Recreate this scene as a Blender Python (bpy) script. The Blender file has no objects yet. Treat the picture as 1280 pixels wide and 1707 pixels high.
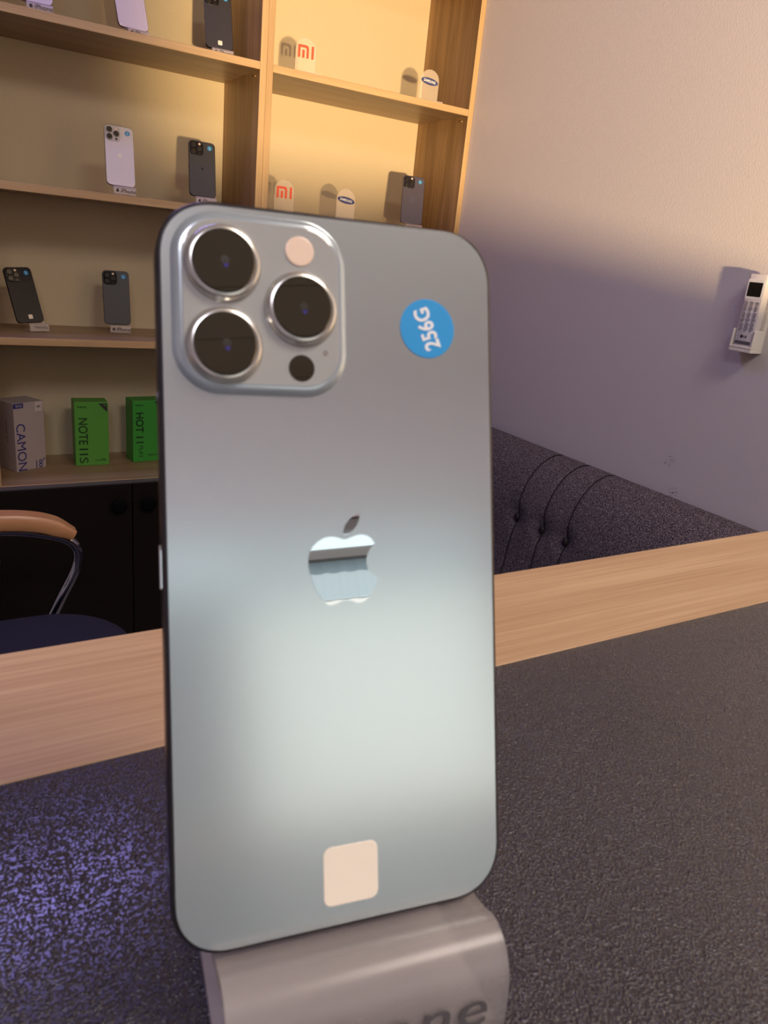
import bpy, bmesh, math, random
from mathutils import Vector, Matrix

random.seed(7)
SC = bpy.context.scene
COL = SC.collection
PI = math.pi

# ------------------------------------------------------------------ camera
cam_d = bpy.data.cameras.new('camera')
cam = bpy.data.objects.new('camera', cam_d)
COL.objects.link(cam)
yaw, pitch, roll = 0.5593, 0.3337, 0.1045
fw = Vector((math.sin(yaw) * math.cos(pitch), math.cos(yaw) * math.cos(pitch), -math.sin(pitch)))
rt = Vector((math.cos(yaw), -math.sin(yaw), 0))
up = rt.cross(fw)
r2 = rt * math.cos(roll) + up * math.sin(roll)
u2 = up * math.cos(roll) - rt * math.sin(roll)
cam.matrix_world = Matrix(((r2.x, u2.x, -fw.x, 0), (r2.y, u2.y, -fw.y, 0), (r2.z, u2.z, -fw.z, 0), (0, 0, 0, 1)))
cam_d.sensor_fit = 'HORIZONTAL'
cam_d.sensor_width = 36
cam_d.lens = 36 * 1242.16 / 1280
cam_d.clip_start = 0.01
cam_d.dof.use_dof = True
cam_d.dof.focus_distance = 1.9
cam_d.dof.aperture_fstop = 48
SC.camera = cam

# ------------------------------------------------------------------ render look
SC.view_settings.view_transform = 'Standard'
SC.view_settings.look = 'None'
SC.view_settings.gamma = 1
SC.view_settings.use_curve_mapping = False
SC.view_settings.exposure = 0.0

# ------------------------------------------------------------------ sky and lights
W = bpy.data.worlds.new('world')
SC.world = W
W.use_nodes = True
wn = W.node_tree.nodes
wn['Background'].inputs[0].default_value = (0.80, 0.95, 1.0, 1)
wn['Background'].inputs[1].default_value = 1.4


def light(name, kind, loc, target, energy, color, **kw):
    d = bpy.data.lights.new(name, kind)
    d.energy = energy
    d.color = color
    for k, v in kw.items():
        setattr(d, k, v)
    o = bpy.data.objects.new(name, d)
    COL.objects.link(o)
    o.location = loc
    o.rotation_euler = (Vector(target) - Vector(loc)).to_track_quat('-Z', 'Y').to_euler()
    return o


# sun over the roof, falling on the street behind the camera
sun = light('sun', 'SUN', (0, 0, 5), (0, -3.2, 1.8), 4.2, (1.0, 0.95, 0.88), angle=math.radians(1))
# low warm light through the shop front
warm = light('warm_lamp', 'SPOT', (0.2, -2.45, -0.41), (1.62, 1.0, 0.30), 1300, (1.0, 0.71, 0.38), shadow_soft_size=0.09,
             spot_size=math.radians(39), spot_blend=0.5)
# violet strip lamp in the ceiling ahead of the shelves, ceiling lamps over the room
vio = light('violet_strip_lamp', 'AREA', (-0.10, 1.74, 1.40), (-0.1, 1.0, 0), 9, (0.40, 0.34, 1.0), shape='RECTANGLE', size=1.0, size_y=0.16)
light('ceiling_lamp', 'AREA', (0.75, -0.55, 1.42), (0.75, -0.55, 0), 21, (1.0, 0.87, 0.76), shape='RECTANGLE', size=0.6, size_y=0.6)
light('ceiling_lamp', 'AREA', (-0.6, -1.10, 1.42), (-0.6, -1.10, 0), 20, (0.90, 0.86, 1.0), shape='RECTANGLE', size=0.6, size_y=0.6)


# ------------------------------------------------------------------ materials
def mat(name, color=(.5, .5, .5), rough=.5, metal=0., spec=.5, **kw):
    m = bpy.data.materials.new(name)
    m.use_nodes = True
    b = m.node_tree.nodes['Principled BSDF']
    b.inputs['Base Color'].default_value = (*color, 1)
    b.inputs['Roughness'].default_value = rough
    b.inputs['Metallic'].default_value = metal
    b.inputs['Specular IOR Level'].default_value = spec
    for k, v in kw.items():
        b.inputs[k.replace('_', ' ')].default_value = v
    return m


def N(m, t, **kw):
    n = m.node_tree.nodes.new(t)
    for k, v in kw.items():
        setattr(n, k, v)
    return n


def Lk(m, a, b):
    m.node_tree.links.new(a, b)


def coords(m, scale=(1, 1, 1)):
    tc = N(m, 'ShaderNodeTexCoord')
    mp = N(m, 'ShaderNodeMapping')
    mp.inputs['Scale'].default_value = scale
    Lk(m, tc.outputs['Object'], mp.inputs['Vector'])
    return mp.outputs['Vector']


def bump(m, src, strength, dist=0.001):
    b = N(m, 'ShaderNodeBump')
    b.inputs['Strength'].default_value = strength
    b.inputs['Distance'].default_value = dist
    Lk(m, src, b.inputs['Height'])
    Lk(m, b.outputs['Normal'], m.node_tree.nodes['Principled BSDF'].inputs['Normal'])


def ramp(m, src, stops):
    r = N(m, 'ShaderNodeValToRGB')
    e = r.color_ramp.elements
    e[0].position, e[0].color = stops[0][0], (*stops[0][1], 1)
    e[1].position, e[1].color = stops[-1][0], (*stops[-1][1], 1)
    for p, c in stops[1:-1]:
        x = e.new(p)
        x.color = (*c, 1)
    Lk(m, src, r.inputs['Fac'])
    return r.outputs['Color']


def wood(name, c_dark, c_light, axis='X', s=1.0, rough=.45, fine=.35):
    m = mat(name, c_light, rough)
    al, ac = 1.6 * s, 26 * s
    sc = {'X': (al, ac, ac), 'Y': (ac, al, ac), 'Z': (ac, ac, al)}[axis]
    v = coords(m, sc)
    n1 = N(m, 'ShaderNodeTexNoise')
    n1.inputs['Scale'].default_value = 1.0
    n1.inputs['Detail'].default_value = 6
    n1.inputs['Distortion'].default_value = .6
    Lk(m, v, n1.inputs['Vector'])
    v2 = coords(m, tuple(q * (14 if q > al * 1.01 else 4) for q in sc))
    n2 = N(m, 'ShaderNodeTexNoise')
    n2.inputs['Scale'].default_value = 1.0
    n2.inputs['Detail'].default_value = 4
    Lk(m, v2, n2.inputs['Vector'])
    mx = N(m, 'ShaderNodeMix')
    mx.inputs[0].default_value = fine
    Lk(m, n1.outputs['Fac'], mx.inputs[2])
    Lk(m, n2.outputs['Fac'], mx.inputs[3])
    c = ramp(m, mx.outputs[0], [(.34, c_dark), (.52, tuple((a + b) / 2 for a, b in zip(c_dark, c_light))), (.66, c_light)])
    Lk(m, c, m.node_tree.nodes['Principled BSDF'].inputs['Base Color'])
    bump(m, mx.outputs[0], .15, .0008)
    return m


M = {}
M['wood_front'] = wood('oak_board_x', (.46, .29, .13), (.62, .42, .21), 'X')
M['wood_front_z'] = wood('oak_edge_z', (.44, .28, .13), (.60, .41, .20), 'Z', 1.3)
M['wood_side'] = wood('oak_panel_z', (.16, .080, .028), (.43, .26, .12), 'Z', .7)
M['wood_desk'] = wood('desk_oak_x', (.38, .225, .11), (.54, .36, .195), 'X', 1.6, rough=.5, fine=.5)
M['wood_arm'] = wood('armrest_beech', (.52, .25, .11), (.62, .33, .16), 'X', 1.0, rough=.3)
M['cabinet'] = mat('dark_cabinet_laminate', (.010, .007, .005), .45, spec=.25)
M['cabinet_edge'] = mat('grey_edge_band', (.10, .09, .09), .4)
M['knob'] = mat('black_plastic_knob', (.002, .002, .002), .8, spec=.1)
M['screw'] = mat('brass_screw', (.8, .6, .3), .3, 1)

m = M['wallpaper'] = mat('cream_wallpaper', (.66, .55, .36), .8)
v = coords(m, (900, 900, 900))
n = N(m, 'ShaderNodeTexNoise'); n.inputs['Scale'].default_value = 1; n.inputs['Detail'].default_value = 2
Lk(m, v, n.inputs['Vector'])
Lk(m, ramp(m, n.outputs['Fac'], [(.3, (.61, .50, .32)), (.7, (.70, .59, .39))]), m.node_tree.nodes['Principled BSDF'].inputs['Base Color'])
bump(m, n.outputs['Fac'], .2, .0004)

m = M['plaster'] = mat('white_plaster', (.66, .62, .60), .75)
v = coords(m, (430, 430, 120))
n = N(m, 'ShaderNodeTexNoise'); n.inputs['Scale'].default_value = 1; n.inputs['Detail'].default_value = 3
Lk(m, v, n.inputs['Vector'])
bump(m, n.outputs['Fac'], .5, .0010)
# small scuffs on the plaster, at fixed places on the wall
fac = None
for (cx, cy, cz, rr) in ((1.486, 1.124, -.400, .020), (1.486, 1.092, -.471, .018), (1.486, .9365, -.362, .003), (1.486, 2.02, .464, .004)):
    vd = N(m, 'ShaderNodeVectorMath', operation='DISTANCE')
    tc = N(m, 'ShaderNodeTexCoord')
    Lk(m, tc.outputs['Object'], vd.inputs[0]); vd.inputs[1].default_value = (cx, cy, cz)
    ls = N(m, 'ShaderNodeMapRange'); ls.inputs['From Min'].default_value = rr; ls.inputs['From Max'].default_value = rr * .6
    Lk(m, vd.outputs['Value'], ls.inputs['Value'])
    if fac is None:
        fac = ls.outputs[0]
    else:
        ad = N(m, 'ShaderNodeMath', operation='MAXIMUM'); Lk(m, fac, ad.inputs[0]); Lk(m, ls.outputs[0], ad.inputs[1]); fac = ad.outputs[0]
v2 = coords(m, (330, 330, 330))
n2 = N(m, 'ShaderNodeTexNoise'); n2.inputs['Scale'].default_value = 1; n2.inputs['Detail'].default_value = 2
Lk(m, v2, n2.inputs['Vector'])
th = N(m, 'ShaderNodeMapRange'); th.inputs['From Min'].default_value = .58; th.inputs['From Max'].default_value = .66
Lk(m, n2.outputs['Fac'], th.inputs['Value'])
mu = N(m, 'ShaderNodeMath', operation='MULTIPLY'); Lk(m, fac, mu.inputs[0]); Lk(m, th.outputs[0], mu.inputs[1])
mx = N(m, 'ShaderNodeMix', data_type='RGBA'); Lk(m, mu.outputs[0], mx.inputs[0])
mx.inputs[6].default_value = (.66, .62, .60, 1); mx.inputs[7].default_value = (.16, .12, .14, 1)
Lk(m, mx.outputs[2], m.node_tree.nodes['Principled BSDF'].inputs['Base Color'])

M['ceiling'] = mat('white_ceiling_panel', (.72, .70, .66), .35)
M['seam'] = mat('ceiling_seam', (.06, .055, .05), .6)
M['wall_other'] = mat('painted_wall', (.68, .64, .70), .8)
M['floor'] = mat('grey_floor_tile', (.22, .20, .19), .3)
M['frame_metal'] = mat('shop_front_metal', (.10, .10, .11), .4, .6)

# desk: dark mottled laminate with a pebbled surface
m = M['laminate'] = mat('dark_pebbled_laminate', (.012, .010, .012), .20, IOR=1.7)
v = coords(m, (1350, 1350, 1350))
n = N(m, 'ShaderNodeTexNoise'); n.inputs['Scale'].default_value = 1; n.inputs['Detail'].default_value = 1
Lk(m, v, n.inputs['Vector'])
pb = N(m, 'ShaderNodeMapRange'); pb.inputs['From Min'].default_value = .42; pb.inputs['From Max'].default_value = .80
Lk(m, n.outputs['Fac'], pb.inputs['Value'])
bump(m, pb.outputs[0], 1.0, .00042)
v = coords(m, (9, 9, 9))
n3 = N(m, 'ShaderNodeTexNoise'); n3.inputs['Scale'].default_value = 1; n3.inputs['Detail'].default_value = 3
Lk(m, v, n3.inputs['Vector'])
Lk(m, ramp(m, n3.outputs['Fac'], [(.35, (.011, .010, .018)), (.7, (.018, .016, .025))]), m.node_tree.nodes['Principled BSDF'].inputs['Base Color'])

# sofa tweed
m = M['tweed'] = mat('grey_tweed', (.12, .10, .12), .95, spec=.15)
vo = N(m, 'ShaderNodeTexNoise'); vo.inputs['Scale'].default_value = 1; vo.inputs['Detail'].default_value = 2
Lk(m, coords(m, (420, 420, 420)), vo.inputs['Vector'])
Lk(m, ramp(m, vo.outputs['Fac'], [(.36, (.035, .026, .036)), (.52, (.10, .080, .095)), (.66, (.30, .27, .27))]), m.node_tree.nodes['Principled BSDF'].inputs['Base Color'])
bump(m, vo.outputs['Fac'], .6, .001)
M['tweed_dark'] = mat('dark_piping', (.018, .012, .016), .8)
M['button'] = mat('covered_button', (.014, .009, .012), .6)
M['sofa_leg'] = mat('sofa_leg', (.05, .03, .02), .4)

M['chrome'] = mat('chrome', (.50, .50, .52), .07, 1)
M['navy'] = mat('navy_seat_fabric', (.012, .012, .035), .8)
M['black'] = mat('black_plastic', (.01, .01, .012), .35)


def clear(name, color=(.9, .9, .9), alpha=.3, rough=.15):
    m = bpy.data.materials.new(name)
    m.use_nodes = True
    nt = m.node_tree
    b = nt.nodes['Principled BSDF']
    b.inputs['Base Color'].default_value = (*color, 1)
    b.inputs['Roughness'].default_value = rough
    b.inputs['Alpha'].default_value = alpha
    return m


M['acrylic'] = clear('clear_acrylic', (.80, .70, .66), .36, .12)
M['acrylic_sign'] = clear('clear_sign_acrylic', (.80, .68, .52), .38, .1)
M['acrylic_edge'] = clear('sign_acrylic_edge', (.5, .36, .2), .75, .2)
M['frosted'] = clear('frosted_acrylic', (.40, .36, .34), .50, .25)
M['ink'] = mat('dark_print', (.03, .025, .025), .5)
M['ink_grey'] = mat('grey_print', (.12, .11, .11), .5)
M['red'] = mat('red_orange_print', (.80, .07, .02), .5)
M['samblue'] = mat('blue_print', (.02, .03, .16), .5)
M['white'] = mat('white_print', (.85, .85, .83), .5)
M['sticker'] = mat('blue_sticker', (.012, .30, .66), .55)
M['cream'] = mat('cream_paper_sticker', (.96, .85, .68), .6)

# phone materials
m = M['glass_blue'] = mat('frosted_pale_blue_glass', (.68, .745, .755), .19, .80, spec=.5)
M['glass_blue'].node_tree.nodes['Principled BSDF'].inputs['Coat Weight'].default_value = .0
M['plate_blue'] = mat('polished_camera_glass', (.40, .40, .375), .03, .0, IOR=2.0)
M['ramp_blue'] = mat('camera_glass_shoulder', (.42, .47, .50), .18, .4)
M['steel_reflect'] = mat('blue_steel_dark_reflection', (.030, .026, .028), .30, .35)  # dark surroundings mirrored by the frame are put into this base colour
M['lens_ring'] = mat('polished_lens_ring', (.58, .56, .52), .22, .8)
M['lens_glass'] = mat('black_lens_glass', (.024, .019, .010), .02, 0, IOR=1.85)
M['lens_glint_grey'] = mat('painted_glint_grey', (.036, .030, .024), .3)  # faint grey and violet glints in the lenses, put in as colours
M['lens_glint_violet'] = mat('painted_glint_violet', (.055, .045, .22), .2)
M['flash'] = mat('flash_diffuser', (.88, .66, .50), .3)
M['mirror'] = mat('mirror_logo_metal', (.82, .83, .84), .02, 1)
M['screen'] = mat('phone_screen', (.004, .004, .005), .05)


# ------------------------------------------------------------------ helpers
def bm_new():
    return bmesh.new()


def obj(name, bm, material, parent=None, smooth=False, loc=None):
    bmesh.ops.recalc_face_normals(bm, faces=bm.faces)
    me = bpy.data.meshes.new(name)
    bm.to_mesh(me)
    bm.free()
    for q in (material if isinstance(material, (list, tuple)) else [material]):
        me.materials.append(q)
    if smooth:
        me.polygons.foreach_set('use_smooth', [True] * len(me.polygons))
    o = bpy.data.objects.new(name, me)
    COL.objects.link(o)
    if parent is not None:
        o.parent = parent
    if loc is not None:
        o.location = loc
    return o


def sharp(o, ang=35):
    me = o.data
    me.polygons.foreach_set('use_smooth', [True] * len(me.polygons))
    try:
        me.set_sharp_from_angle(angle=math.radians(ang))
    except Exception:
        pass
    return o


def thing(name, label, cat, loc=(0, 0, 0), rotz=0, group=None):
    o = bpy.data.objects.new(name, None)
    COL.objects.link(o)
    o.empty_display_size = .02
    o.location = loc
    o.rotation_euler = (0, 0, rotz)
    o['label'] = label
    o['category'] = cat
    if group:
        o['group'] = group
    return o


def tag(o, label, cat, group=None):
    o['label'] = label
    o['category'] = cat
    if group:
        o['group'] = group
    return o


def struct(name, bm, m):
    o = obj(name, bm, m)
    o['kind'] = 'structure'
    return o


def box(bm, a, b, bev=0, seg=2):
    a, b = Vector(a), Vector(b)
    r = bmesh.ops.create_cube(bm, size=1, matrix=Matrix.Translation((a + b) / 2) @ Matrix.Diagonal((*(b - a), 1)))
    if bev:
        es = set()
        for vv in r['verts']:
            es.update(vv.link_edges)
        bmesh.ops.bevel(bm, geom=list(es), offset=bev, segments=seg, profile=.5, affect='EDGES')
    return bm


def rrect(w, h, r, n=10, cx=0, cz=0, k=2.0):
    """rounded rectangle outline in the x, z plane; k>2 gives squarer super-elliptic corners"""
    pts = []
    for q, (sx, sz) in enumerate(((1, 1), (-1, 1), (-1, -1), (1, -1))):
        for i in range(n + 1):
            a = (q + i / n) * PI / 2
            c, s = math.cos(a), math.sin(a)
            c2 = math.copysign(abs(c) ** (2 / k), c)
            s2 = math.copysign(abs(s) ** (2 / k), s)
            pts.append((cx + sx * (w / 2 - r) + r * c2, cz + sz * (h / 2 - r) + r * s2))
    return pts


def circ(r, n=40, cx=0, cz=0):
    return [(cx + r * math.cos(2 * PI * i / n), cz + r * math.sin(2 * PI * i / n)) for i in range(n)]


def loft(bm, rings, cap0=True, cap1=True):
    """rings: lists of 3D points, same count"""
    vs = [[bm.verts.new(p) for p in rg] for rg in rings]
    n = len(vs[0])
    for a, b in zip(vs, vs[1:]):
        for i in range(n):
            bm.faces.new((a[i], a[(i + 1) % n], b[(i + 1) % n], b[i]))
    if cap0:
        bm.faces.new(vs[0][::-1])
    if cap1:
        bm.faces.new(vs[-1])
    return bm


def slab(bm, outline, layers, cap0=True, cap1=True):
    """outline(inset)->2D points in x,z ; layers = [(inset, y), ...]"""
    return loft(bm, [[(x, y, z) for x, z in outline(i)] for i, y in layers], cap0, cap1)


def prism(bm, pts, y0, y1):
    return loft(bm, [[(x, y0, z) for x, z in pts], [(x, y1, z) for x, z in pts]])


def tube(bm, path, r, n=12, squash=1.0, side=Vector((0, 1, 0)), caps=True):
    path = [Vector(p) for p in path]
    rings = []
    for i, p in enumerate(path):
        t = (path[min(i + 1, len(path) - 1)] - path[max(i - 1, 0)]).normalized()
        a = side - t * side.dot(t)
        a.normalize()
        b = t.cross(a)
        rr = r[i] if isinstance(r, (list, tuple)) else r
        rings.append([tuple(p + a * rr * math.cos(2 * PI * k / n) + b * rr * squash * math.sin(2 * PI * k / n)) for k in range(n)])
    return loft(bm, rings, caps, caps)


def spline(pts, n=8):
    pts = [Vector(p) for p in pts]
    out = []
    P = [pts[0] * 2 - pts[1]] + pts + [pts[-1] * 2 - pts[-2]]
    for i in range(1, len(P) - 2):
        for k in range(n):
            t = k / n
            a, b, c, d = P[i - 1:i + 3]
            out.append(.5 * ((2 * b) + (c - a) * t + (2 * a - 5 * b + 4 * c - d) * t * t + (3 * b - a - 3 * c + d) * t ** 3))
    out.append(pts[-1])
    return out


def text_bm(s, size, depth=.0004, align='CENTER', xs=1.0, space=1.0, weight=0.0):
    """letters standing in the x, z plane, facing -y, origin at baseline (or centre)"""
    cu = bpy.data.curves.new('lettering', 'FONT')
    cu.body = s
    cu.size = size
    cu.align_x = align
    cu.align_y = 'CENTER'
    cu.extrude = depth / 2
    cu.offset = weight
    cu.space_character = space
    cu.resolution_u = 5
    ob = bpy.data.objects.new('lettering', cu)
    COL.objects.link(ob)
    dg = bpy.context.evaluated_depsgraph_get()
    me = bpy.data.meshes.new_from_object(ob.evaluated_get(dg))
    bm = bmesh.new()
    bm.from_mesh(me)
    bpy.data.objects.remove(ob)
    bpy.data.curves.remove(cu)
    bpy.data.meshes.remove(me)
    bm.transform(Matrix.Diagonal((xs, 1, 1, 1)))
    bm.transform(Matrix.Rotation(PI / 2, 4, 'X'))
    return bm


def fit(s, tw, th, cx, cz, rot=0, y=-.0003, w=0.):
    """lettering scaled so that the line of text is tw long and th high, centred at cx, cz"""
    def f():
        bm = text_bm(s, 1.0, .0003, weight=w)
        xs_ = [v.co.x for v in bm.verts]
        zs_ = [v.co.z for v in bm.verts]
        bm.transform(Matrix.Diagonal((tw / (max(xs_) - min(xs_)), 1, th / (max(zs_) - min(zs_)), 1)) @ Matrix.Translation((-(max(xs_) + min(xs_)) / 2, 0, -(max(zs_) + min(zs_)) / 2)))
        return place(bm, (cx, y, cz), rot)
    return f


def place(bm, loc=(0, 0, 0), roty=0, rotz=0):
    """roty > 0 turns the letters counter-clockwise as seen from -y"""
    bm.transform(Matrix.Translation(loc) @ Matrix.Rotation(rotz, 4, 'Z') @ Matrix.Rotation(-roty, 4, 'Y'))
    return bm


FLOOR = -1.27
# ------------------------------------------------------------------ the room
XL, XR, YF, YB, ZC = -2.4, 1.486, -2.6, 2.42, 1.45
struct('floor', box(bm_new(), (XL - .1, YF - .1, FLOOR - .1), (XR + .1, YB + .1, FLOOR)), M['floor'])
bm = bm_new()
yy = YF
while yy < YB:
    box(bm, (XL - .1, yy + .007, ZC), (XR + .1, min(yy + .33, YB + .1) - .007, ZC + .02))
    yy += .33
struct('ceiling', bm, M['ceiling'])
struct('trim_1', box(bm_new(), (XL - .1, YF - .1, ZC + .012), (XR + .1, YB + .1, ZC + .06)), M['seam'])
struct('wall_right', box(bm_new(), (XR, YF - .1, FLOOR - .1), (XR + .1, YB + .1, ZC + .06)), M['plaster'])
struct('wall_back', box(bm_new(), (XL - .1, YB, FLOOR - .1), (XR, YB + .1, ZC + .06)), M['plaster'])
struct('wall_left', box(bm_new(), (XL - .1, YF - .1, FLOOR - .1), (XL, YB, ZC + .06)), M['wall_other'])
WX0, WX1, WZ1 = -.60, 1.15, .80
bm = bm_new()
box(bm, (XL, YF - .1, FLOOR), (WX0, YF, ZC + .01))
box(bm, (WX1, YF - .1, FLOOR), (XR, YF, ZC + .01))
box(bm, (WX0, YF - .1, WZ1), (WX1, YF, ZC + .01))
box(bm, (WX0, YF - .1, FLOOR), (WX1, YF, -.62))
struct('wall_front', bm, M['wall_other'])
bm = bm_new()
box(bm, (WX0, YF - .08, WZ1 - .05), (WX1, YF - .02, WZ1))
box(bm, (WX0, YF - .08, -.62), (WX1, YF - .02, -.57))
for x in (WX0, WX1 - .05):
    box(bm, (x, YF - .08, -.57), (x + .05, YF - .02, WZ1 - .05))
struct('window_1', bm, M['frame_metal'])

# ------------------------------------------------------------------ display shelving
BT = .0185
SH = {1: .435, 2: .070, 3: -.2925, 4: -.681, 0: .800}
YS, YP = 2.10, 2.385


def shelf_unit(x0, x1, label, doors):
    u = thing('display_shelf', label, 'shelf', ((x0 + x1) / 2, (YS + YP) / 2, FLOOR), 0, 'display shelving units along the back wall')
    O = Vector(u.location)

    def part(name, a, b, m, bev=.0008, parent=u):
        bm = box(bm_new(), Vector(a) - O, Vector(b) - O, bev, 1)
        return obj(name, bm, m, parent)
    th = .018
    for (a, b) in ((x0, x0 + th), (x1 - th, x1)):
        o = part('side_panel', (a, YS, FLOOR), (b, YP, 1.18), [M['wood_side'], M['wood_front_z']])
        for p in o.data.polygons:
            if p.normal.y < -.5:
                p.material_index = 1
    for k in (0, 1, 2, 3, 4):
        z = SH[k]
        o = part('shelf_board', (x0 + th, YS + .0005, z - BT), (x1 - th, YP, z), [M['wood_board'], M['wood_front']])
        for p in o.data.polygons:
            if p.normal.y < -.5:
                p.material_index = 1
    part('shelf_board', (x0 + th, YS, 1.162), (x1 - th, YP, 1.18), M['wood_front'])
    part('back_panel', (x0 + .002, YP, FLOOR + .05), (x1 - .002, YP + .012, 1.17), M['wallpaper'], 0)
    part('edge_strip', (x0, YS - .018, SH[4] - .007), (x1, YS - .0002, SH[4] - .001), M['cabinet_edge'], .0005)
    part('plinth', (x0 + th, YS + .02, FLOOR), (x1 - th, YS + .035, FLOOR + .06), M['cabinet'], 0)
    for (a, b, ks) in doors:
        d = part('door', (a + .0015, YS - .018, FLOOR + .06), (b - .0015, YS - .0005, SH[4] - .0085), M['cabinet'], .001)
        for kx in ks:
            kb = bm_new()
            rings = []
            for rr, yy in ((.013, 0), (.013, -.007), (.0205, -.010), (.0225, -.016), (.0205, -.0205), (.012, -.022)):
                rings.append([(kx - O.x + x, YS - .018 + yy - O.y, -.748 - O.z + z) for x, z in circ(rr, 24)])
            loft(kb, rings)
            obj('knob', kb, M['knob'], d, True)
    sb = bm_new()
    bmesh.ops.create_uvsphere(sb, u_segments=10, v_segments=6, radius=.003, matrix=Matrix.Translation(Vector((x1 - th - .002, YS + .03, SH[1] - BT - .012)) - O))
    obj('screw_head', sb, M['screw'], u, True)
    return u


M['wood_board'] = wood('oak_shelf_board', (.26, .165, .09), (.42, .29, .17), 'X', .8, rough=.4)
shelf_unit(.105, .8115, 'wide oak display shelf with cream back and dark cabinet doors, left of the double upright',
           [(.105, .453, [.414]), (.453, .8115, [.495])])
shelf_unit(.8118, 1.4855, 'narrower oak display shelf unit against the white wall, lit bright yellow', [(.8118, 1.149, [1.11]), (1.149, 1.4855, [1.19])])


shelf_unit(-.60, .1047, 'oak display shelf unit at the far left edge, almost wholly out of the picture', [(-.60, -.25, [-.29]), (-.25, .1047, [-.21])])


# ------------------------------------------------------------------ phones
LOGO = [(-0.67, 8.03), (-1.65, 8.31), (-3.03, 8.45), (-4.41, 8.16), (-5.8, 7.42), (-6.98, 6.33), (-7.69, 5.05), (-8.01, 3.56), (-7.95, 1.87), (-7.65, 0.35), (-7.14, -1.36), (-6.59, -2.9), (-5.65, -4.47), (-4.71, -5.95), (-3.74, -6.83), (-2.76, -6.97), (-1.56, -6.63), (-0.36, -6.18), (0.84, -6.06), (2.05, -6.33), (3.05, -6.78), (4.06, -6.87), (5.09, -6.5), (6.13, -5.6), (7.08, -4.3), (7.83, -2.98), (8.31, -1.65), (7.66, -1.0), (6.75, -0.31), (5.95, 0.8), (5.63, 2.17), (5.7, 3.51), (6.13, 4.65), (6.76, 5.59), (7.65, 6.62), (6.81, 7.82), (5.79, 8.43), (4.58, 8.67), (3.36, 8.57), (2.14, 8.17), (0.92, 7.74), (0.12, 7.71)]
LEAF = [(0.25, 8.91), (0.27, 9.86), (0.79, 11.18), (1.82, 12.39), (3.05, 13.22), (4.17, 13.48), (4.03, 12.05), (3.4, 10.72), (2.37, 9.6), (1.15, 8.92)]


def tri_caps(bm):
    bm.normal_update()
    bmesh.ops.triangulate(bm, faces=bm.faces, ngon_method='EAR_CLIP')


def logo_bm(scale, y, loc=(0, 0)):
    bm = bm_new()
    for L in (LOGO, LEAF):
        pp = [(loc[0] + x * .001 * scale, loc[1] + z * .001 * scale) for x, z in L]
        prism(bm, pp, y, y + .00015)
    tri_caps(bm)
    return bm


def lens(parent, cx, cz, y0, r, ring, mats, seg=40):
    """ring standing off the camera plate with a flat black glass in it"""
    bm = bm_new()
    R = lambda rr, yy: [(x, yy, z) for x, z in circ(rr, seg, cx, cz)]
    loft(bm, [R(ring * 1.06, y0), R(ring * 1.02, y0 - .0004), R(ring, y0 - .0014), R(ring - .0005, y0 - .0018), R(r + .0001, y0 - .0019), R(r - .0001, y0 - .0012)], True, True)
    o = sharp(obj('lens', bm, mats[0], parent), 50)
    bm = bm_new()
    loft(bm, [R(r, y0 - .0013), R(r, y0 - .00185), R(r - .00025, y0 - .0020)])
    obj('lens_glass', bm, mats[1], o)
    if seg > 30:
        for dx, dz, rr, mm in ((.0002, .0002, .0009, M['lens_glint_grey']), (.0004, -.0009, .0005, M['lens_glint_violet'])):  # small coloured discs painted on the glass as its glints
            bm = bm_new()
            loft(bm, [R2 for R2 in ([(x, yy, z) for x, z in circ(rr, 16, cx + dx, cz + dz)] for yy in (y0 - .0019, y0 - .00203))])
            obj('lens_glint', bm, mm, o)
    return o


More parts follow.
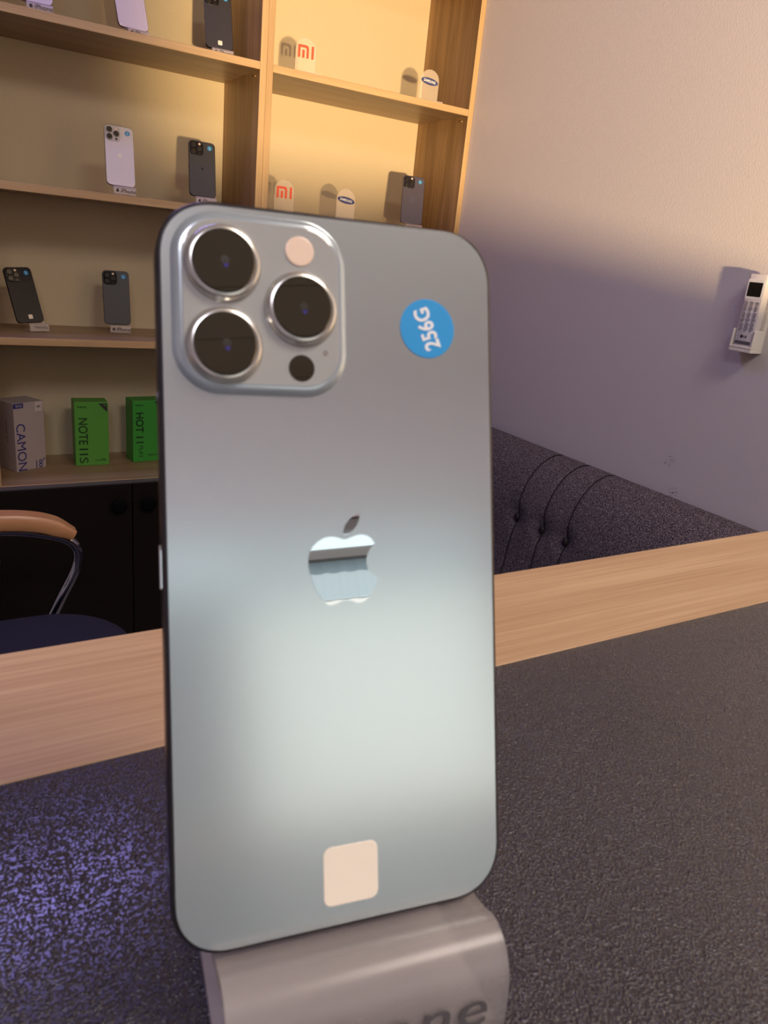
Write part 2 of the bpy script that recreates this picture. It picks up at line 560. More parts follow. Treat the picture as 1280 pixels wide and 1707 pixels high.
def phone(name, label, w, h, d, M4, cols, isl, sticker=None, square=None, logo=None, big=False, group=None):
    """back faces -y locally; origin at the centre of the back face. M4 = world matrix"""
    root = thing(name, label, 'phone', (0, 0, 0), 0, group)
    root.matrix_world = M4
    r = w * .165
    n = 14 if big else 7
    body, back, plate, rampm, ringm = cols
    out = lambda i: rrect(w - 2 * i, h - 2 * i, r - i, n, k=2.25)
    bm = bm_new()
    slab(bm, out, [(.0006, .0001), (.0002, .0004), (0, .0010), (0, d - .0013), (.0002, d - .0006), (.0007, d - .0002)])
    sharp(obj('frame', bm, body, root), 40)
    bm = bm_new()
    slab(bm, out, [(.0010, .0003), (.0010, 0.0)], True, True)
    obj('back_glass', bm, back, root)
    bm = bm_new()
    slab(bm, out, [(.0008, d - .0004), (.0009, d), ], True, True)
    obj('screen', bm, M['screen'], root)
    cx, cz, iw, ih, ir = isl
    n2 = 12 if big else 6
    o2 = lambda i: rrect(iw - 2 * i, ih - 2 * i, ir - i, n2, cx, cz)
    bm = bm_new()
    slab(bm, o2, [(-.0002, .0001), (.0000, -.0002), (.0005, -.0009), (.0012, -.00135), (.0020, -.0015)] if big else [(0, .0001), (.0003, -.001), (.001, -.0015)])
    ip = sharp(obj('camera_plate', bm, rampm, root), 50)
    bm = bm_new()
    slab(bm, o2, [(.0020, -.00145), (.0021, -.0016), (.0023, -.00165)] if big else [(.001, -.0014), (.0012, -.0016)])
    obj('camera_glass', bm, plate, ip)
    s = iw / .038
    yl = -.0016
    for (lx, lz) in ((-.0085, .0080), (-.0085, -.0093), (.0083, -.0005)):
        lens(root, cx + lx * s, cz + lz * s, yl, .0066 * s, .0078 * s, (ringm, M['lens_glass']), 48 if big else 20)
    bm = bm_new()
    loft(bm, [[(x, yy, z) for x, z in circ(rr, 24, cx + .0082 * s, cz + .0121 * s)] for rr, yy in ((.0032 * s, -.0015), (.0032 * s, -.0019), (.0029 * s, -.0020))])
    obj('flash', bm, M['flash'], ip)
    bm = bm_new()
    loft(bm, [[(x, yy, z) for x, z in circ(rr, 24, cx + .0082 * s, cz - .0134 * s)] for rr, yy in ((.0029 * s, -.0015), (.0029 * s, -.0018))])
    obj('depth_sensor', bm, M['lens_glass'], ip)
    if big:
        bm = bm_new()
        loft(bm, [[(x, yy, z) for x, z in circ(rr, 12, cx + .0137, cz - .0097)] for rr, yy in ((.0006, -.0015), (.0006, -.00175))])
        obj('microphone', bm, M['lens_ring'], ip)
    if logo:
        obj('emblem', logo_bm(logo[1], -.00012), logo[0], root)
    if sticker:
        sx, sz, sr, ang = sticker
        bm = bm_new()
        loft(bm, [[(x, yy, z) for x, z in circ(rr, 40 if big else 20, sx, sz)] for rr, yy in ((sr, .00002), (sr, -.00012), (sr - .0001, -.00016))])
        st = obj('round_sticker', bm, M['sticker'], root)
        bm = text_bm('256G', sr * .80, .0001, xs=.82, weight=sr * .018 if big else 0)
        place(bm, (sx, -.0002, sz), ang)
        obj('lettering', bm, M['white'], st)
    if square:
        qx, qz, qw = square
        bm = bm_new()
        slab(bm, lambda i: rrect(qw - 2 * i, qw * 1.03 - 2 * i, qw * .14, 6, qx, qz), [(0, .00002), (0, -.00012), (.0001, -.00016)])
        obj('square_sticker', bm, M['cream'], root)
    # buttons on the left-hand edge as seen from behind
    bm = bm_new()
    box(bm, (-w / 2 - .0005, d * .32, -.0016), (-w / 2 + .0005, d * .68, .0078), .0003, 2)
    obj('side_button', bm, M['mirror'] if big else body, root)
    if big:
        for z0 in (.0388, -.0620):
            for xa, xb in ((-w / 2 - .00003, -w / 2 + .0004), (w / 2 - .0004, w / 2 + .00003)):
                obj('antenna_band', box(bm_new(), (xa, .0012, z0), (xb, d - .0012, z0 + .0013)), M['antenna'], root)
    return root


M['antenna'] = mat('antenna_band', (.30, .36, .42), .5)

# the large phone in the foreground
Rx = Vector((0.98468597, -0.17432206, -0.0023159))
Ry = Vector((0.16361872, 0.92864942, -0.33292516))
Rz = Vector((0.06018686, 0.32744781, 0.94295041))
tt = Vector((0.07524566, 0.13483458, -0.06913503))
MB = Matrix(((Rx.x, Ry.x, Rz.x, tt.x), (Rx.y, Ry.y, Rz.y, tt.y), (Rx.z, Ry.z, Rz.z, tt.z), (0, 0, 0, 1)))
phone('smartphone', 'large pale blue smartphone standing on its stand in the foreground, back towards us', .0781, .1608, .00765, MB,
      (M['steel_reflect'], M['glass_blue'], M['plate_blue'], M['ramp_blue'], M['lens_ring']),
      (-.0172, .0589, .0378, .0385, .0098), sticker=(.0219, .0565, .0069, math.radians(110)), square=(.0005, -.0683, .0129),
      logo=(M['mirror'], 1.0), big=True)


# ------------------------------------------------------------------ stands
def stand(name, label, loc, rotz, width, word='iPhone', big=False, group=None, lean=.339, drop=.025):
    """bent acrylic: base, front panel, ledge under the phone, upright behind it"""
    t = thing(name, label, 'stand', loc, rotz, group)
    H = drop - .0006
    c, s = math.cos(lean), math.sin(lean)
    dphone = .0085
    dz = (drop - .025) - (0 if big else .0006)
    # centre line in (y, z); y is away from the viewer, phone's front bottom edge at y=0,z=drop
    th = .0012
    pa = [(.040, th), (.012, th), (-.0135, th)]
    pb = [(-.0162, .0026), (-.0168, .0060), (-.0160, .0150 + dz * .7), (-.0148, .0195 + dz), (-.0120, .0232 + dz), (-.0075, .0248 + dz), (-.0030, H - th * 1.0)]
    pc = [(dphone * c * .98, H - th * 1.1 - dphone * s), (dphone * c + .0018, H - th - dphone * s + .0016)]
    pd = [(dphone * c + .0018 + s * .055, H - th - dphone * s + .0016 + c * .055)]
    path = pa + [(q.x, q.y) for q in spline([(*p, 0) for p in [pa[-1]] + pb], 4)][1:] + pc + pd
    # offset to both sides for the sheet thickness
    P = [Vector((0, y, z)) for y, z in path]
    up_, dn = [], []
    for i, p in enumerate(P):
        d_ = (P[min(i + 1, len(P) - 1)] - P[max(i - 1, 0)]).normalized()
        nn = Vector((0, d_.z, -d_.y))
        up_.append(p + nn * th)
        dn.append(p - nn * th)
    prof = up_ + dn[::-1]
    bm = bm_new()
    nseg = 1
    rings = []
    for k, x in enumerate((-width / 2, -width / 2 + .0006, width / 2 - .0006, width / 2)):
        rings.append([(x, p.y, p.z) for p in prof])
    loft(bm, rings, False, False)
    m_ = len(P)
    for end in (0, -1):
        vs = [v for v in bm.verts]
    bm.verts.ensure_lookup_table()
    L = len(prof)
    for base, flip in ((0, False), (3 * L, True)):
        for i in range(m_ - 1):
            q = [bm.verts[base + i], bm.verts[base + i + 1], bm.verts[base + L - 2 - i], bm.verts[base + L - 1 - i]]
            bm.faces.new(q[::-1] if flip else q)
    sharp(obj('bent_sheet', bm, M['frosted'] if big else M['acrylic'], t), 40)
    if word:
        size = .0172 if big else .0140
        if word == 'iPhone':
            bm = text_bm(word, size, .0002, space=1.06 if big else 1.0)
            place(bm, (.0016 if big else .008, -.0183, .0134 if big else .0118))
            obj('lettering', bm, M['ink_grey'] if big else M['ink'], t)
            obj('emblem', logo_bm(.46, -.0183, (-width / 2 + (.0045 if big else .009), .0112)), M['ink_grey'] if big else M['ink'], t)
        else:
            bm = text_bm(word, .0095, .0002)
            place(bm, (.004, -.0183, .012))
            obj('lettering', bm, M['ink_grey'], t)
    return t


Pb = tt - Rz * .0804
stand('phone_stand', 'frosted clear phone stand on the dark desk holding the large pale blue phone',
      (Pb.x + .0016, Pb.y - .0004, -.170), math.atan2(Rx.y, Rx.x), .0635, 'iPhone', True)


# ------------------------------------------------------------------ shelf phones with their stands
def cm(name, c, rough=.4, metal=0.):
    return mat(name, c, rough, metal)


WHT = (cm('silver_frame', (.55, .50, .46), .2, 1), cm('white_phone_glass', (.74, .68, .68), .35), cm('white_camera_glass', (.62, .58, .56), .1), cm('white_shoulder', (.66, .6, .6), .3), cm('silver_ring', (.4, .36, .34), .3, 1))
LIL = (cm('lilac_frame', (.50, .44, .46), .2, 1), cm('lilac_white_glass', (.70, .64, .74), .35), cm('lilac_camera_glass', (.6, .55, .6), .1), cm('lilac_shoulder', (.6, .55, .6), .3), WHT[4])
BLK = (cm('black_frame', (.03, .028, .03), .25, .8), cm('space_black_glass', (.045, .042, .045), .45), cm('black_camera_glass', (.012, .011, .012), .08), cm('black_shoulder', (.03, .028, .03), .3), cm('black_ring', (.05, .05, .055), .25, 1))
GLS = (BLK[0], cm('glossy_black_glass', (.006, .006, .008), .3, 0), BLK[2], cm('glossy_shoulder', (.008, .008, .01), .12), BLK[4])
PUR = (cm('purple_frame', (.10, .08, .10), .25, .8), cm('deep_purple_glass', (.085, .068, .095), .45), cm('purple_camera_glass', (.03, .025, .035), .08), cm('purple_shoulder', (.06, .05, .07), .3), BLK[4])
LOGO_D = cm('dark_emblem', (.004, .004, .005), .3)
LOGO_G = cm('grey_emblem', (.14, .12, .15), .2, .6)
LOGO_W = cm('pale_emblem', (.60, .55, .53), .3, .3)


def shelf_phone(cols, size, X, Y, Z, ang, lean, rol, label, slabel, word='iPhone', sticker=True, square=False, logo=None, sw=.055, sdx=.006):
    w, h = size
    right = Vector((math.cos(ang), math.sin(ang), 0))
    back = Vector((-math.sin(ang), math.cos(ang), 0))
    u = Vector((0, 0, 1)) * math.cos(lean) + back * math.sin(lean)
    ra = right * math.cos(rol) + u * math.sin(rol)
    ua = u * math.cos(rol) - right * math.sin(rol)
    yb = ua.cross(ra)
    c = Vector((X, Y, Z + .0238)) + ua * h / 2
    M4 = Matrix(((ra.x, yb.x, ua.x, c.x), (ra.y, yb.y, ua.y, c.y), (ra.z, yb.z, ua.z, c.z), (0, 0, 0, 1)))
    iw = w * .52
    phone('smartphone', label, w, h, .0078, M4, cols, (-w / 2 + iw / 2 + .0022, h / 2 - iw / 2 - .0022, iw, iw, iw * .26),
          sticker=(w * .29, h / 2 - .0155, .0062, math.radians(100)) if sticker else None,
          square=(.002, -h / 2 + .0155, .011) if square else None, logo=logo, group='smartphones on the shelves')
    stand('phone_stand', slabel, (X + right.x * sdx, Y + right.y * sdx, Z + .0004), ang, sw, word, False, 'phone stands on the shelves', lean, .0225)


PRO = (.0715, .1475)
MAX = (.0776, .1607)
shelf_phone(WHT, PRO, .450, 2.150, SH[2], -.017, .262, -.017, 'white smartphone with three black lenses on the middle shelf',
            'clear acrylic stand under the white phone on the middle shelf', logo=(LOGO_W, .8))
shelf_phone(BLK, PRO, .666, 2.158, SH[2], -.089, .311, -.027, 'matt black smartphone near the upright on the middle shelf, just above the large phone',
            'clear stand under the matt black phone right of the white phone', logo=(LOGO_D, .45))
shelf_phone(PUR, PRO, 1.350, 2.176, SH[2], -.316, .239, -.023, 'dark purple smartphone in the bright right-hand compartment',
            'clear stand under the dark purple phone in the bright compartment', logo=(LOGO_G, .9))
shelf_phone(BLK, PRO, .458, 2.262, SH[3], -.109, .195, .013, 'charcoal smartphone on the third shelf above the green boxes',
            'clear stand lettered in black under the charcoal phone on the third shelf')
shelf_phone(GLS, PRO, .230, 2.230, SH[3], .281, .393, .06, 'glossy black smartphone leaning left above the white phone box',
            'clear stand with grey lettering under the glossy black leaning phone', word='TRESVEL', square=True, logo=(LOGO_D, .9), sdx=.014, sw=.05)
shelf_phone(LIL, MAX, .494, 2.184, SH[1], .16, .329, .03, 'lilac white smartphone at the top edge, cut off by the picture',
            'clear stand under the lilac white phone on the top shelf', sticker=False)
shelf_phone(BLK, PRO, .711, 2.182, SH[1], -.126, .330, .004, 'dark grey smartphone with a small white square label beside the upright, top shelf',
            'clear stand under the dark grey phone beside the upright on the top shelf', square=True)
shelf_phone(LIL, PRO, .268, 2.150, SH[1], -.05, .30, 0, 'lilac smartphone in the top left corner, only its lower edge in view',
            'clear stand in the top left corner of the picture', sticker=False)


# ------------------------------------------------------------------ acrylic brand signs
def arch(w, h, n=16):
    r = w / 2
    return [(-r, 0), (r, 0)] + [(r * math.cos(PI * i / n), h - r + r * math.sin(PI * i / n)) for i in range(n + 1)]


def ribbon(bm, pts, y0, y1):
    prism(bm, pts, y0, y1)


def mi_bm(s, y):
    bm = bm_new()
    # squared m with a rounded outer corner, its middle leg, and the i bar; unit = total width 1
    a = [(-.5, -.34), (-.5, .34), (-.02, .34), (.07, .325), (.13, .28), (.16, .22), (.17, .14), (.17, -.34), (.03, -.34), (.03, .12), (.01, .18), (-.05, .20), (-.36, .20), (-.36, -.34)]
    prism(bm, [(x * s, z * s) for x, z in a], y, y + .0003)
    for x0, x1, zz in ((-.235, -.095, .08), (.34, .48, .34)):
        prism(bm, [(x * s, z * s) for x, z in ((x0, -.34), (x1, -.34), (x1, zz), (x0, zz))], y, y + .0003)
    tri_caps(bm)
    return bm


def sign(kind, X, Y, Z, ang, label):
    t = thing('acrylic_sign', label, 'sign', (X, Y, Z + .0004), ang, 'acrylic brand signs on the shelves')
    w, h = .060, .098
    bm = bm_new()
    loft(bm, [[(x * k, yy, z) for x, z in arch(w, h)] for k, yy in ((.985, -.0014), (1, -.0010), (1, .0010), (.985, .0014))])
    bm.faces.ensure_lookup_table()
    o = obj('arched_plate', bm, [M['acrylic_sign'], M['acrylic_edge']], t)
    for p in o.data.polygons:
        if abs(p.normal.y) < .3:
            p.material_index = 1
    bm = box(bm_new(), (-.004, -.022, 0), (w / 2 + .012, -.0015, .0028), .0006)
    box(bm, (-.022, -.0225, .0), (w / 2 + .012, -.0200, .013), .0005)
    obj('foot', bm, M['acrylic'], t)
    if kind == 'mi':
        bm = mi_bm(.046, -.0018)
        bm.transform(Matrix.Translation((0, 0, .064)))
        obj('emblem', bm, M['red'], t)
        bm = mi_bm(.026, -.0229)
        bm.transform(Matrix.Translation((.004, 0, .0055)) @ Matrix.Diagonal((1, 1, .45, 1)))
        obj('foot_reflection', bm, M['red'], t)  # reflection of the emblem in the foot, painted as a squashed red shape
    else:
        bm = bm_new()
        c = [(.0275 * math.cos(2 * PI * i / 32), .0094 * math.sin(2 * PI * i / 32)) for i in range(32)]
        prism(bm, c, -.0018, -.0013)
        bm.transform(Matrix.Translation((0, 0, .066)) @ Matrix.Rotation(math.radians(8), 4, 'Y'))
        e = obj('emblem', bm, M['samblue'], t)
        bm = text_bm('SAMSUNG', .0098, .0002, xs=.86, weight=.0002)
        place(bm, (0, -.0021, .066), math.radians(-8))
        obj('lettering', bm, M['white'], e)
        bm = text_bm('SAMSUNG', .0085, .0002, xs=.9, weight=.0002)
        place(bm, (.008, -.0229, .0062))
        obj('foot_lettering', bm, M['ink'], t)
    return t


sign('mi', .955, 2.18, SH[1], -.12, 'clear arched sign with red letters on the upper shelf, left end of the bright compartment')
sign('samsung', 1.366, 2.18, SH[1], -.25, 'clear arched sign with a blue oval on the upper shelf, at its right end')
sign('mi', .912, 2.18, SH[2], -.12, 'clear arched sign with red letters lower down, behind the top edge of the large phone')
sign('samsung', 1.113, 2.18, SH[2], -.15, 'clear arched sign with a blue oval lower down, left of the dark purple phone')


# ------------------------------------------------------------------ phone boxes
def carton(label, base, ang, size, m, deco):
    w, d, h = size
    t = thing('phone_box', label, 'box', base, ang, 'boxed phones on the lowest shelf')
    # origin: front left bottom corner; front faces -y
    bm = box(bm_new(), (0, 0, 0), (w, d, h), .0012, 2)
    o = obj('carton', bm, m, t)
    for name, fn, mm in deco:
        obj(name, fn(), mm, t)
    return t


def letters(s, size, x, z, rot=0, xs=1.0, w=0., y=-.0003, space=1.0):
    return lambda: place(text_bm(s, size, .0003, xs=xs, weight=w, space=space), (x, y, z), rot)


M['box_white'] = mat('off_white_carton', (.44, .37, .36), .5)
M['box_green'] = mat('green_carton', (.10, .36, .045), .45)
M['box_green2'] = mat('deep_green_carton', (.045, .34, .04), .45)
M['navy_ink'] = mat('navy_print', (.018, .022, .17), .4)
M['green_ink'] = mat('dark_green_print', (.008, .035, .012), .4)
M['badge_white'] = mat('white_badge', (.62, .55, .52), .5)


def tri(pts, y=-.0003):
    def f():
        bm = bm_new()
        prism(bm, pts, y - .0003, y + .0003)
        return bm
    return f


def side_letters(s, size, yy, z):
    def f():
        bm = place(text_bm(s, size, .0003), (0, 0, 0), -PI / 2)
        bm.transform(Matrix.Translation((-.0003, yy, z)) @ Matrix.Rotation(-PI / 2, 4, 'Z'))
        return bm
    return f


z4 = SH[4] + .0004
V = -PI / 2
a = math.atan2(2.263 - 2.219, .251 - .171)
carton('off-white phone box with navy lettering, leftmost on the lowest shelf', (.171, 2.219, z4), a, (.092, .078, .194), M['box_white'], [
    ('lettering', fit('CAMON', .134, .0265, .0185, .069, V), M['navy_ink']),
    ('lettering', fit('18', .0205, .0235, .0705, .0135), M['navy_ink']),
    ('lettering', fit('P', .0065, .0095, .0860, .0235), M['navy_ink']),
    ('badge', tri([(0.0003, .180), (.028, .180), (.030, .182), (.030, .193), (.0003, .193)]), M['navy_ink']),
    ('badge_lettering', fit('TECNO', .021, .0065, .016, .1865, y=-.0008), M['badge_white']),
    ('badge', tri([(.065, .166), (.088, .166), (.088, .1925), (.065, .1925)]), M['badge_white']),
    ('badge_lettering', fit('NFC', .0125, .0060, .0765, .1790, y=-.0008, w=.02), M['ink']),
    ('side_lettering', side_letters('CAMON 18 P', .0105, .036, .112), M['ink_grey']),
])
carton('green phone box with dark lettering in the middle of the lowest shelf', (.331, 2.254, z4), -.03, (.093, .062, .190), M['box_green'], [
    ('lettering', fit('NOTE', .079, .0250, .0225, .1035, V, w=.006), M['green_ink']),
    ('lettering', fit('1', .0045, .0235, .0225, .0500, V), M['green_ink']),
    ('lettering', fit('1', .0045, .0235, .0225, .0345, V), M['green_ink']),
    ('lettering', fit('S', .0170, .0240, .0225, .0165, V), M['green_ink']),
    ('lettering', fit('Infinix', .025, .0055, .0215, .1760, w=.02), M['green_ink']),
    ('lettering', fit('Helio', .0130, .0042, .0610, .0160, w=.02), M['green_ink']),
    ('lettering', fit('G96', .0145, .0070, .0765, .0170, w=.02), M['green_ink']),
    ('badge', tri([(.066, .186), (.0905, .186), (.0905, .160)]), M['ink']),
    ('badge_lettering', fit('90', .008, .0055, .0845, .1805, y=-.0009), M['box_green']),
])
carton('deeper green phone box half hidden behind the large phone', (.496, 2.262, z4), .12, (.093, .062, .190), M['box_green2'], [
    ('lettering', fit('HOT', .062, .0240, .0210, .1230, V, w=.02), M['green_ink']),
    ('lettering', fit('1', .0042, .0225, .0210, .0775, V), M['green_ink']),
    ('lettering', fit('1', .0042, .0225, .0210, .0615, V), M['green_ink']),
    ('lettering', fit('PLAY', .0385, .0120, .0250, .0315, V), M['green_ink']),
    ('lettering', fit('Infinix', .025, .0055, .0215, .1765, w=.02), M['green_ink']),
    ('lettering', fit('6000mAh', .0330, .0055, .0620, .0200), M['green_ink']),
    ('badge', tri([(.066, .186), (.0905, .186), (.0905, .160)]), M['ink']),
])

# ------------------------------------------------------------------ desk
ZD = -.170
DX0, DX1, DY0, DY1 = -.95, 1.44, -.50, .3035
desk = thing('reception_desk', 'long desk with dark pebbled top and oak border, carrying the large phone', 'desk', (0, -.1, FLOOR))
O = Vector(desk.location)
bw = .083
o = obj('dark_inlay', box(bm_new(), Vector((DX0 + bw, DY0 + bw, ZD - .018)) - O, Vector((DX1 - bw, DY1 - bw, ZD - .0003)) - O), M['laminate'], desk)
bm = bm_new()
box(bm, Vector((DX0, DY1 - bw, ZD - .036)) - O, Vector((DX1, DY1, ZD)) - O, .0006, 1)
box(bm, Vector((DX0, DY0, ZD - .036)) - O, Vector((DX1, DY0 + bw, ZD)) - O, .0006, 1)
box(bm, Vector((DX0, DY0 + bw, ZD - .036)) - O, Vector((DX0 + bw, DY1 - bw, ZD)) - O, .0006, 1)
box(bm, Vector((DX1 - bw, DY0 + bw, ZD - .036)) - O, Vector((DX1, DY1 - bw, ZD)) - O, .0006, 1)
obj('oak_border', bm, M['wood_desk'], desk)
bm = bm_new()
box(bm, Vector((DX0 + .02, DY0 + .03, FLOOR)) - O, Vector((DX0 + .04, DY1 - .03, ZD - .036)) - O)
box(bm, Vector((DX1 - .04, DY0 + .03, FLOOR)) - O, Vector((DX1 - .02, DY1 - .03, ZD - .036)) - O)
box(bm, Vector((DX0 + .04, DY0 + .03, FLOOR)) - O, Vector((DX1 - .04, DY0 + .05, ZD - .036)) - O)
obj('panel', bm, M['wood_desk'], desk)

# ------------------------------------------------------------------ sofa against the right wall
SY0, SY1 = .66, 2.045
sofa = thing('sofa', 'grey tweed sofa with buttoned backrest against the white wall', 'sofa', (1.10, 1.35, FLOOR))
O = Vector(sofa.location)
prof0 = spline([(1.474, -.90, 0), (1.476, -.60, 0), (1.472, -.505, 0), (1.452, -.473, 0), (1.425, -.466, 0), (1.392, -.474, 0), (1.358, -.497, 0), (1.330, -.535, 0),
                (1.312, -.585, 0), (1.303, -.640, 0), (1.300, -.70, 0), (1.290, -.78, 0), (1.272, -.86, 0), (1.262, -.90, 0)], 6)
BUT = [(1.303, 1.425, -.634), (1.303, 1.325, -.634), (1.303, 1.238, -.634)]


def back_pt(p, y):
    x, z = p.x, p.y
    e = 0
    for end in (SY0, SY1):
        dd = abs(y - end)
        if dd < .06:
            e = max(e, (1 - math.sqrt(max(0, 1 - (1 - dd / .06) ** 2))))
    cx_, cz_ = 1.40, -.68
    x = cx_ + (x - cx_) * (1 - .45 * e)
    z = cz_ + (z - cz_) * (1 - .30 * e)
    for bx, by, bz in BUT:
        q = ((y - by) ** 2 + (z - bz) ** 2)
        x += .016 * math.exp(-q / (2 * .022 ** 2)) * (1 if p.x < 1.36 else 0)
        if z > -.90 and p.x < 1.46:
            g = math.exp(-((y - by) ** 2) / (2 * .004 ** 2)) * .0028
            nx, nz = (x - 1.40), (z + .66)
            l = math.hypot(nx, nz) or 1
            x -= g * nx / l
            z -= g * nz / l
    return Vector((x, y, z))


ys = [SY0 + .0001]
y = SY0
while y < SY1:
    y += .003 if 1.16 < y < 1.50 else .012
    ys.append(min(y, SY1))
bm = bm_new()
loft(bm, [[tuple(back_pt(p, yy) - O) for p in prof0] for yy in ys])
obj('backrest', bm, M['tweed'], sofa, True)
for by in [b[1] for b in BUT]:
    pts = [back_pt(p, by) - O for p in prof0 if p.x < 1.475 and p.y > -.89]
    c0 = Vector((1.40, by, -.68)) - O
    pts = [q + (q - c0).normalized() * .0012 for q in pts]
    obj('seam', tube(bm_new(), pts, .0019, 8, 1, Vector((0, 1, 0))), M['tweed_dark'], sofa, True)
for bx, by, bz in BUT:
    bm = bm_new()
    bmesh.ops.create_uvsphere(bm, u_segments=16, v_segments=10, radius=.011, matrix=Matrix.Translation(Vector((1.3135, by, bz)) - O) @ Matrix.Diagonal((.55, .85, 1, 1)))
    obj('button', bm, M['button'], sofa, True)
obj('seat', box(bm_new(), Vector((.80, SY0 + .12, -.96)) - O, Vector((1.262, SY1 - .01, -.83)) - O, .03, 4), M['tweed'], sofa, True)
obj('base', box(bm_new(), Vector((.82, SY0 + .02, -1.17)) - O, Vector((1.47, SY1 - .01, -.90)) - O, .01, 2), M['tweed'], sofa)
for x in (.87, 1.42):
    for yy in (SY0 + .08, SY1 - .08):
        bm = bm_new()
        loft(bm, [[(x - O.x + a_, yy - O.y + b_, z) for a_, b_ in circ(r_, 16)] for r_, z in ((.016, 0), (.024, .101))])
        obj('leg', bm, M['sofa_leg'], sofa)

# ------------------------------------------------------------------ chair
ch = thing('armchair', 'office armchair with beech arm pad, chrome arm tube and navy seat, behind the desk', 'chair', (0, 1.36, FLOOR))
O = Vector(ch.location)
YA = 1.66
for ya in (YA, .985):
    cen = spline([(-.26, ya, -.632), (-.10, ya, -.614), (.02, ya, -.611), (.10, ya, -.613), (.155, ya, -.621), (.195, ya, -.635), (.233, ya, -.657)], 6)
    n_ = len(cen)
    rings = []
    for i, p in enumerate(cen):
        d_ = (cen[min(i + 1, n_ - 1)] - cen[max(i - 1, 0)]).normalized()
        nn = Vector((-d_.z, 0, d_.x))
        f = 1 - max(0, (i - n_ + 7) / 7) * .45
        hw, hh = .025 * (1 - max(0, (i - n_ + 5) / 5) * .3), .0165 * f
        ring = []
        for (aa, bb) in ((-1, -.8), (-.9, -1), (.9, -1), (1, -.8), (1, .5), (.75, 1), (-.75, 1), (-1, .5)):
            ring.append(tuple(p + Vector((0, aa * hw, 0)) + nn * (bb * hh) - O))
        rings.append(ring)
    bm = loft(bm_new(), rings)
    sharp(obj('arm_pad', bm, M['wood_arm'], ch), 45)
    tp = spline([(-.30, ya, -.98), (-.29, ya, -.80), (-.27, ya, -.68), (-.22, ya, -.645), (-.05, ya, -.634), (.08, ya, -.635), (.15, ya, -.645), (.205, ya, -.662), (.2325, ya, -.682),
                 (.2405, ya, -.705), (.2380, ya, -.731), (.2270, ya, -.760), (.2054, ya, -.802), (.18, ya, -.855), (.14, ya, -.93), (.10, ya, -.99)], 6)
    obj('arm_tube', tube(bm_new(), [q - O for q in tp], .0135, 14, .85), M['chrome'], ch, True)
# seat: a rounded pad
bm = bm_new()
rings = []
for ins, z in ((.05, -.885), (.012, -.878), (0, -.86), (0, -.83), (.010, -.812), (.035, -.803), (.09, -.800)):
    rings.append([(x - O.x, yq - O.y, z - O.z) for x, yq in rrect(.60 - 2 * ins, .53 - 2 * ins, .17 - ins, 10, .012, 1.335)])
loft(bm, rings)
obj('seat', bm, M['navy'], ch, True)
bm = bm_new()
rings = []
for ins, x in ((.03, -.36), (0, -.345), (0, -.31), (.03, -.295)):
    rings.append([(x + (zq + .5) * -.12 - O.x, yq - O.y, zq - O.z) for yq, zq in rrect(.46 - 2 * ins, .50 - 2 * ins, .10, 8, 1.35, -.46)])
loft(bm, rings)
obj('backrest', bm, M['navy'], ch, True)
bm = bm_new()
tube(bm, [Vector((0, 1.35, -.885)) - O, Vector((0, 1.35, -1.17)) - O], .028, 16)
obj('column', bm, M['chrome'], ch, True)
bm = bm_new()
box(bm, Vector((-.31, 1.04, -.99)) - O, Vector((.12, 1.07, -.965)) - O)
box(bm, Vector((-.31, 1.63, -.99)) - O, Vector((.12, 1.66, -.965)) - O)
box(bm, Vector((-.10, 1.07, -.99)) - O, Vector((.08, 1.63, -.965)) - O)
box(bm, Vector((-.37, 1.30, -.92)) - O, Vector((-.10, 1.40, -.90)) - O)
box(bm, Vector((-.385, 1.31, -.92)) - O, Vector((-.37, 1.39, -.55)) - O)
obj('under_frame', bm, M['black'], ch)
bm = bm_new()
for k in range(5):
    a_ = k * 2 * PI / 5 + .3
    tube(bm, [Vector((0, 1.35, -1.17)) - O, Vector((.29 * math.cos(a_), 1.35 + .29 * math.sin(a_), -1.215)) - O], [.026, .016], 10, 1, Vector((0, 0, 1)))
obj('star_base', bm, M['chrome'], ch, True)
for k in range(5):
    a_ = k * 2 * PI / 5 + .3
    bm = bm_new()
    x, yq = .28 * math.cos(a_), 1.35 + .28 * math.sin(a_)
    tube(bm, [Vector((x, yq - .022, FLOOR + .027)) - O, Vector((x, yq + .022, FLOOR + .027)) - O], .027, 16, 1, Vector((0, 0, 1)))
    obj('caster', bm, M['black'], ch, True)

# ------------------------------------------------------------------ remote control and its wall holder
M['remote'] = mat('white_remote_plastic', (.66, .62, .60), .4)
M['remote_lcd'] = mat('dark_display', (.012, .012, .010), .15)
M['remote_key'] = mat('grey_rubber_key', (.36, .33, .33), .6)
M['holder'] = mat('cream_white_holder', (.80, .76, .66), .35)
# local frame: x along the wall towards the camera (-Y world), y into the wall (+X world), front faces -y
rc = thing('remote_control', 'white air conditioner remote control standing in its wall holder', 'remote control', (1.4515, .989, -.1135), -PI / 2)
W2, H2 = .041, .147
bm = bm_new()
slab(bm, lambda i: rrect(W2 - 2 * i, H2 - 2 * i, .004, 5, 0, H2 / 2), [(.0012, 0), (.0003, .0008), (0, .002), (0, .018), (.004, .022)])
sharp(obj('body', bm, M['remote'], rc), 40)
bm = bm_new()
slab(bm, lambda i: rrect(.037 - 2 * i, .040 - 2 * i, .002, 4, -.001, .117), [(0, .0003), (.0003, -.0005)])
b_ = obj('bezel', bm, M['white'], rc)
bm = bm_new()
slab(bm, lambda i: rrect(.031 - 2 * i, .028 - 2 * i, .0012, 3, -.001, .1165), [(0, -.0003), (.0001, -.0009)])
obj('display', bm, M['remote_lcd'], rc)
rows = [.090, .0795, .068, .0575, .0475, .0395]
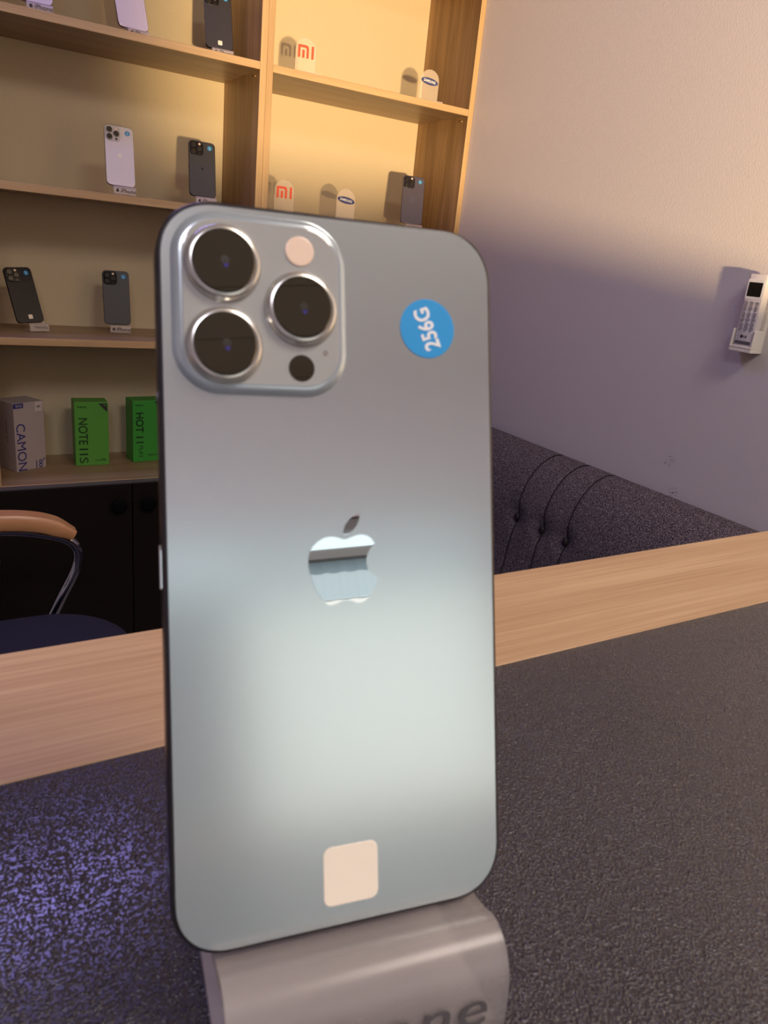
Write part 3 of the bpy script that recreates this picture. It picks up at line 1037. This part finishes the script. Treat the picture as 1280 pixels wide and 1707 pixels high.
for ri, z in enumerate(rows):
    for cx_ in (-.0125, 0, .0125):
        bm = bm_new()
        if ri in (1, 2):
            loft(bm, [[(x, yy, zz) for x, zz in circ(r_, 14, cx_, z)] for r_, yy in ((.0040, .0002), (.0038, -.0010))])
        else:
            slab(bm, lambda i: rrect(.0088 - 2 * i, .0058 - 2 * i, .0018, 3, cx_, z), [(0, .0002), (.0003, -.0010)])
        obj('key', bm, M['remote_key'], rc)
bm = bm_new()
for ri, z in enumerate(rows):
    for cx_ in (-.0125, 0, .0125):
        box(bm, (cx_ - .0032, -.0012, z - .0050 - .0003), (cx_ + .0032 - .002 * ((ri + int(cx_ * 1000)) % 2), -.0002, z - .0050 + .0004))
obj('key_marks', bm, M['ink_grey'], rc)
bm = bm_new()
prism(bm, circ(.0032, 20, -.0050, .0225), -.0004, .0002)
obj('emblem', bm, M['ink'], rc)
obj('lettering', place(text_bm('LG', .0062, .0003, weight=.00015), (.0035, -.0004, .0225)), M['ink'], rc)
bm = box(bm_new(), (-.018, -.0003, .0065), (.018, .0003, .0135))
obj('lower_band', bm, M['ink_grey'], rc)

hd = thing('remote_holder', 'cream white wall holder gripping the foot of the remote control', 'holder', (1.4515, .989, -.1225), -PI / 2)
bm = bm_new()
# back plate, floor, rounded side cheeks wrapping slightly over the front
box(bm, (-.026, .0245, 0), (.026, .0340, .088), .001, 1)
box(bm, (-.026, -.0035, 0), (.026, .0245, .0075), .0015, 2)
box(bm, (-.0255, -.0040, .0075), (.0255, -.0012, .0125), .0010, 1)
for s_ in (-1, 1):
    x0, x1 = sorted((s_ * .0225, s_ * .0262))
    box(bm, (x0, -.0035, .0070), (x1, .0245, .046), .0012, 2)
obj('shell', bm, M['holder'], hd)
# ------------------------------------------------------------------ outdoors behind the camera, seen in the reflections
g = struct('ground', box(bm_new(), (-9, -14, FLOOR - .12), (9, YF - .1, FLOOR - .02)), mat('street_ground', (.34, .30, .28), .9))
FY = -6.6
bm = bm_new()
x = -.00
while x < 4.6:
    pp = [(x, FY), (x + .03, FY + .006), (x + .08, FY + .006), (x + .11, FY), (x + .16, FY)]
    vs0 = [bm.verts.new((a_, b_, 1.25)) for a_, b_ in pp]
    vs1 = [bm.verts.new((a_, b_, 1.62)) for a_, b_ in pp]
    for i in range(4):
        bm.faces.new((vs0[i], vs0[i + 1], vs1[i + 1], vs1[i]))
    x += .16
fence = thing('street_fence', 'pale wall with grey corrugated sheets on top across the street, mirrored in the emblem', 'fence', (2.0, FY, FLOOR - .02))
O = Vector(fence.location)
bm.transform(Matrix.Translation(-O))
obj('corrugated_sheet', bm, mat('galvanised_sheet', (.32, .37, .39), .7), fence)
obj('low_wall', box(bm_new(), Vector((-.0, FY - .15, FLOOR - .02)) - O, Vector((4.6, FY - .01, 1.25)) - O), mat('rendered_street_wall', (.62, .60, .56), .9), fence)
obj('coping', box(bm_new(), Vector((-.01, FY - .10, 1.62)) - O, Vector((4.6, FY + .12, 1.71)) - O), mat('brown_coping', (.10, .085, .08), .8), fence)
nb = thing('dark_reflected_block', 'added dark house wall across the street beside the fence', 'block', (-2.9, FY - .6, FLOOR - .02))  # unseen block added so the phone back mirrors a dark patch
O = Vector(nb.location)
obj('wall', box(bm_new(), Vector((-5.2, FY - 1.2, FLOOR - .02)) - O, Vector((-.03, FY + .1, 1.38)) - O), mat('added_dark_block', (.07, .07, .08), .8), nb)
obj('roof', box(bm_new(), Vector((-5.3, FY - 1.3, 1.38)) - O, Vector((-.02, FY + .25, 1.44)) - O), mat('added_block_top', (.05, .045, .045), .8), nb)
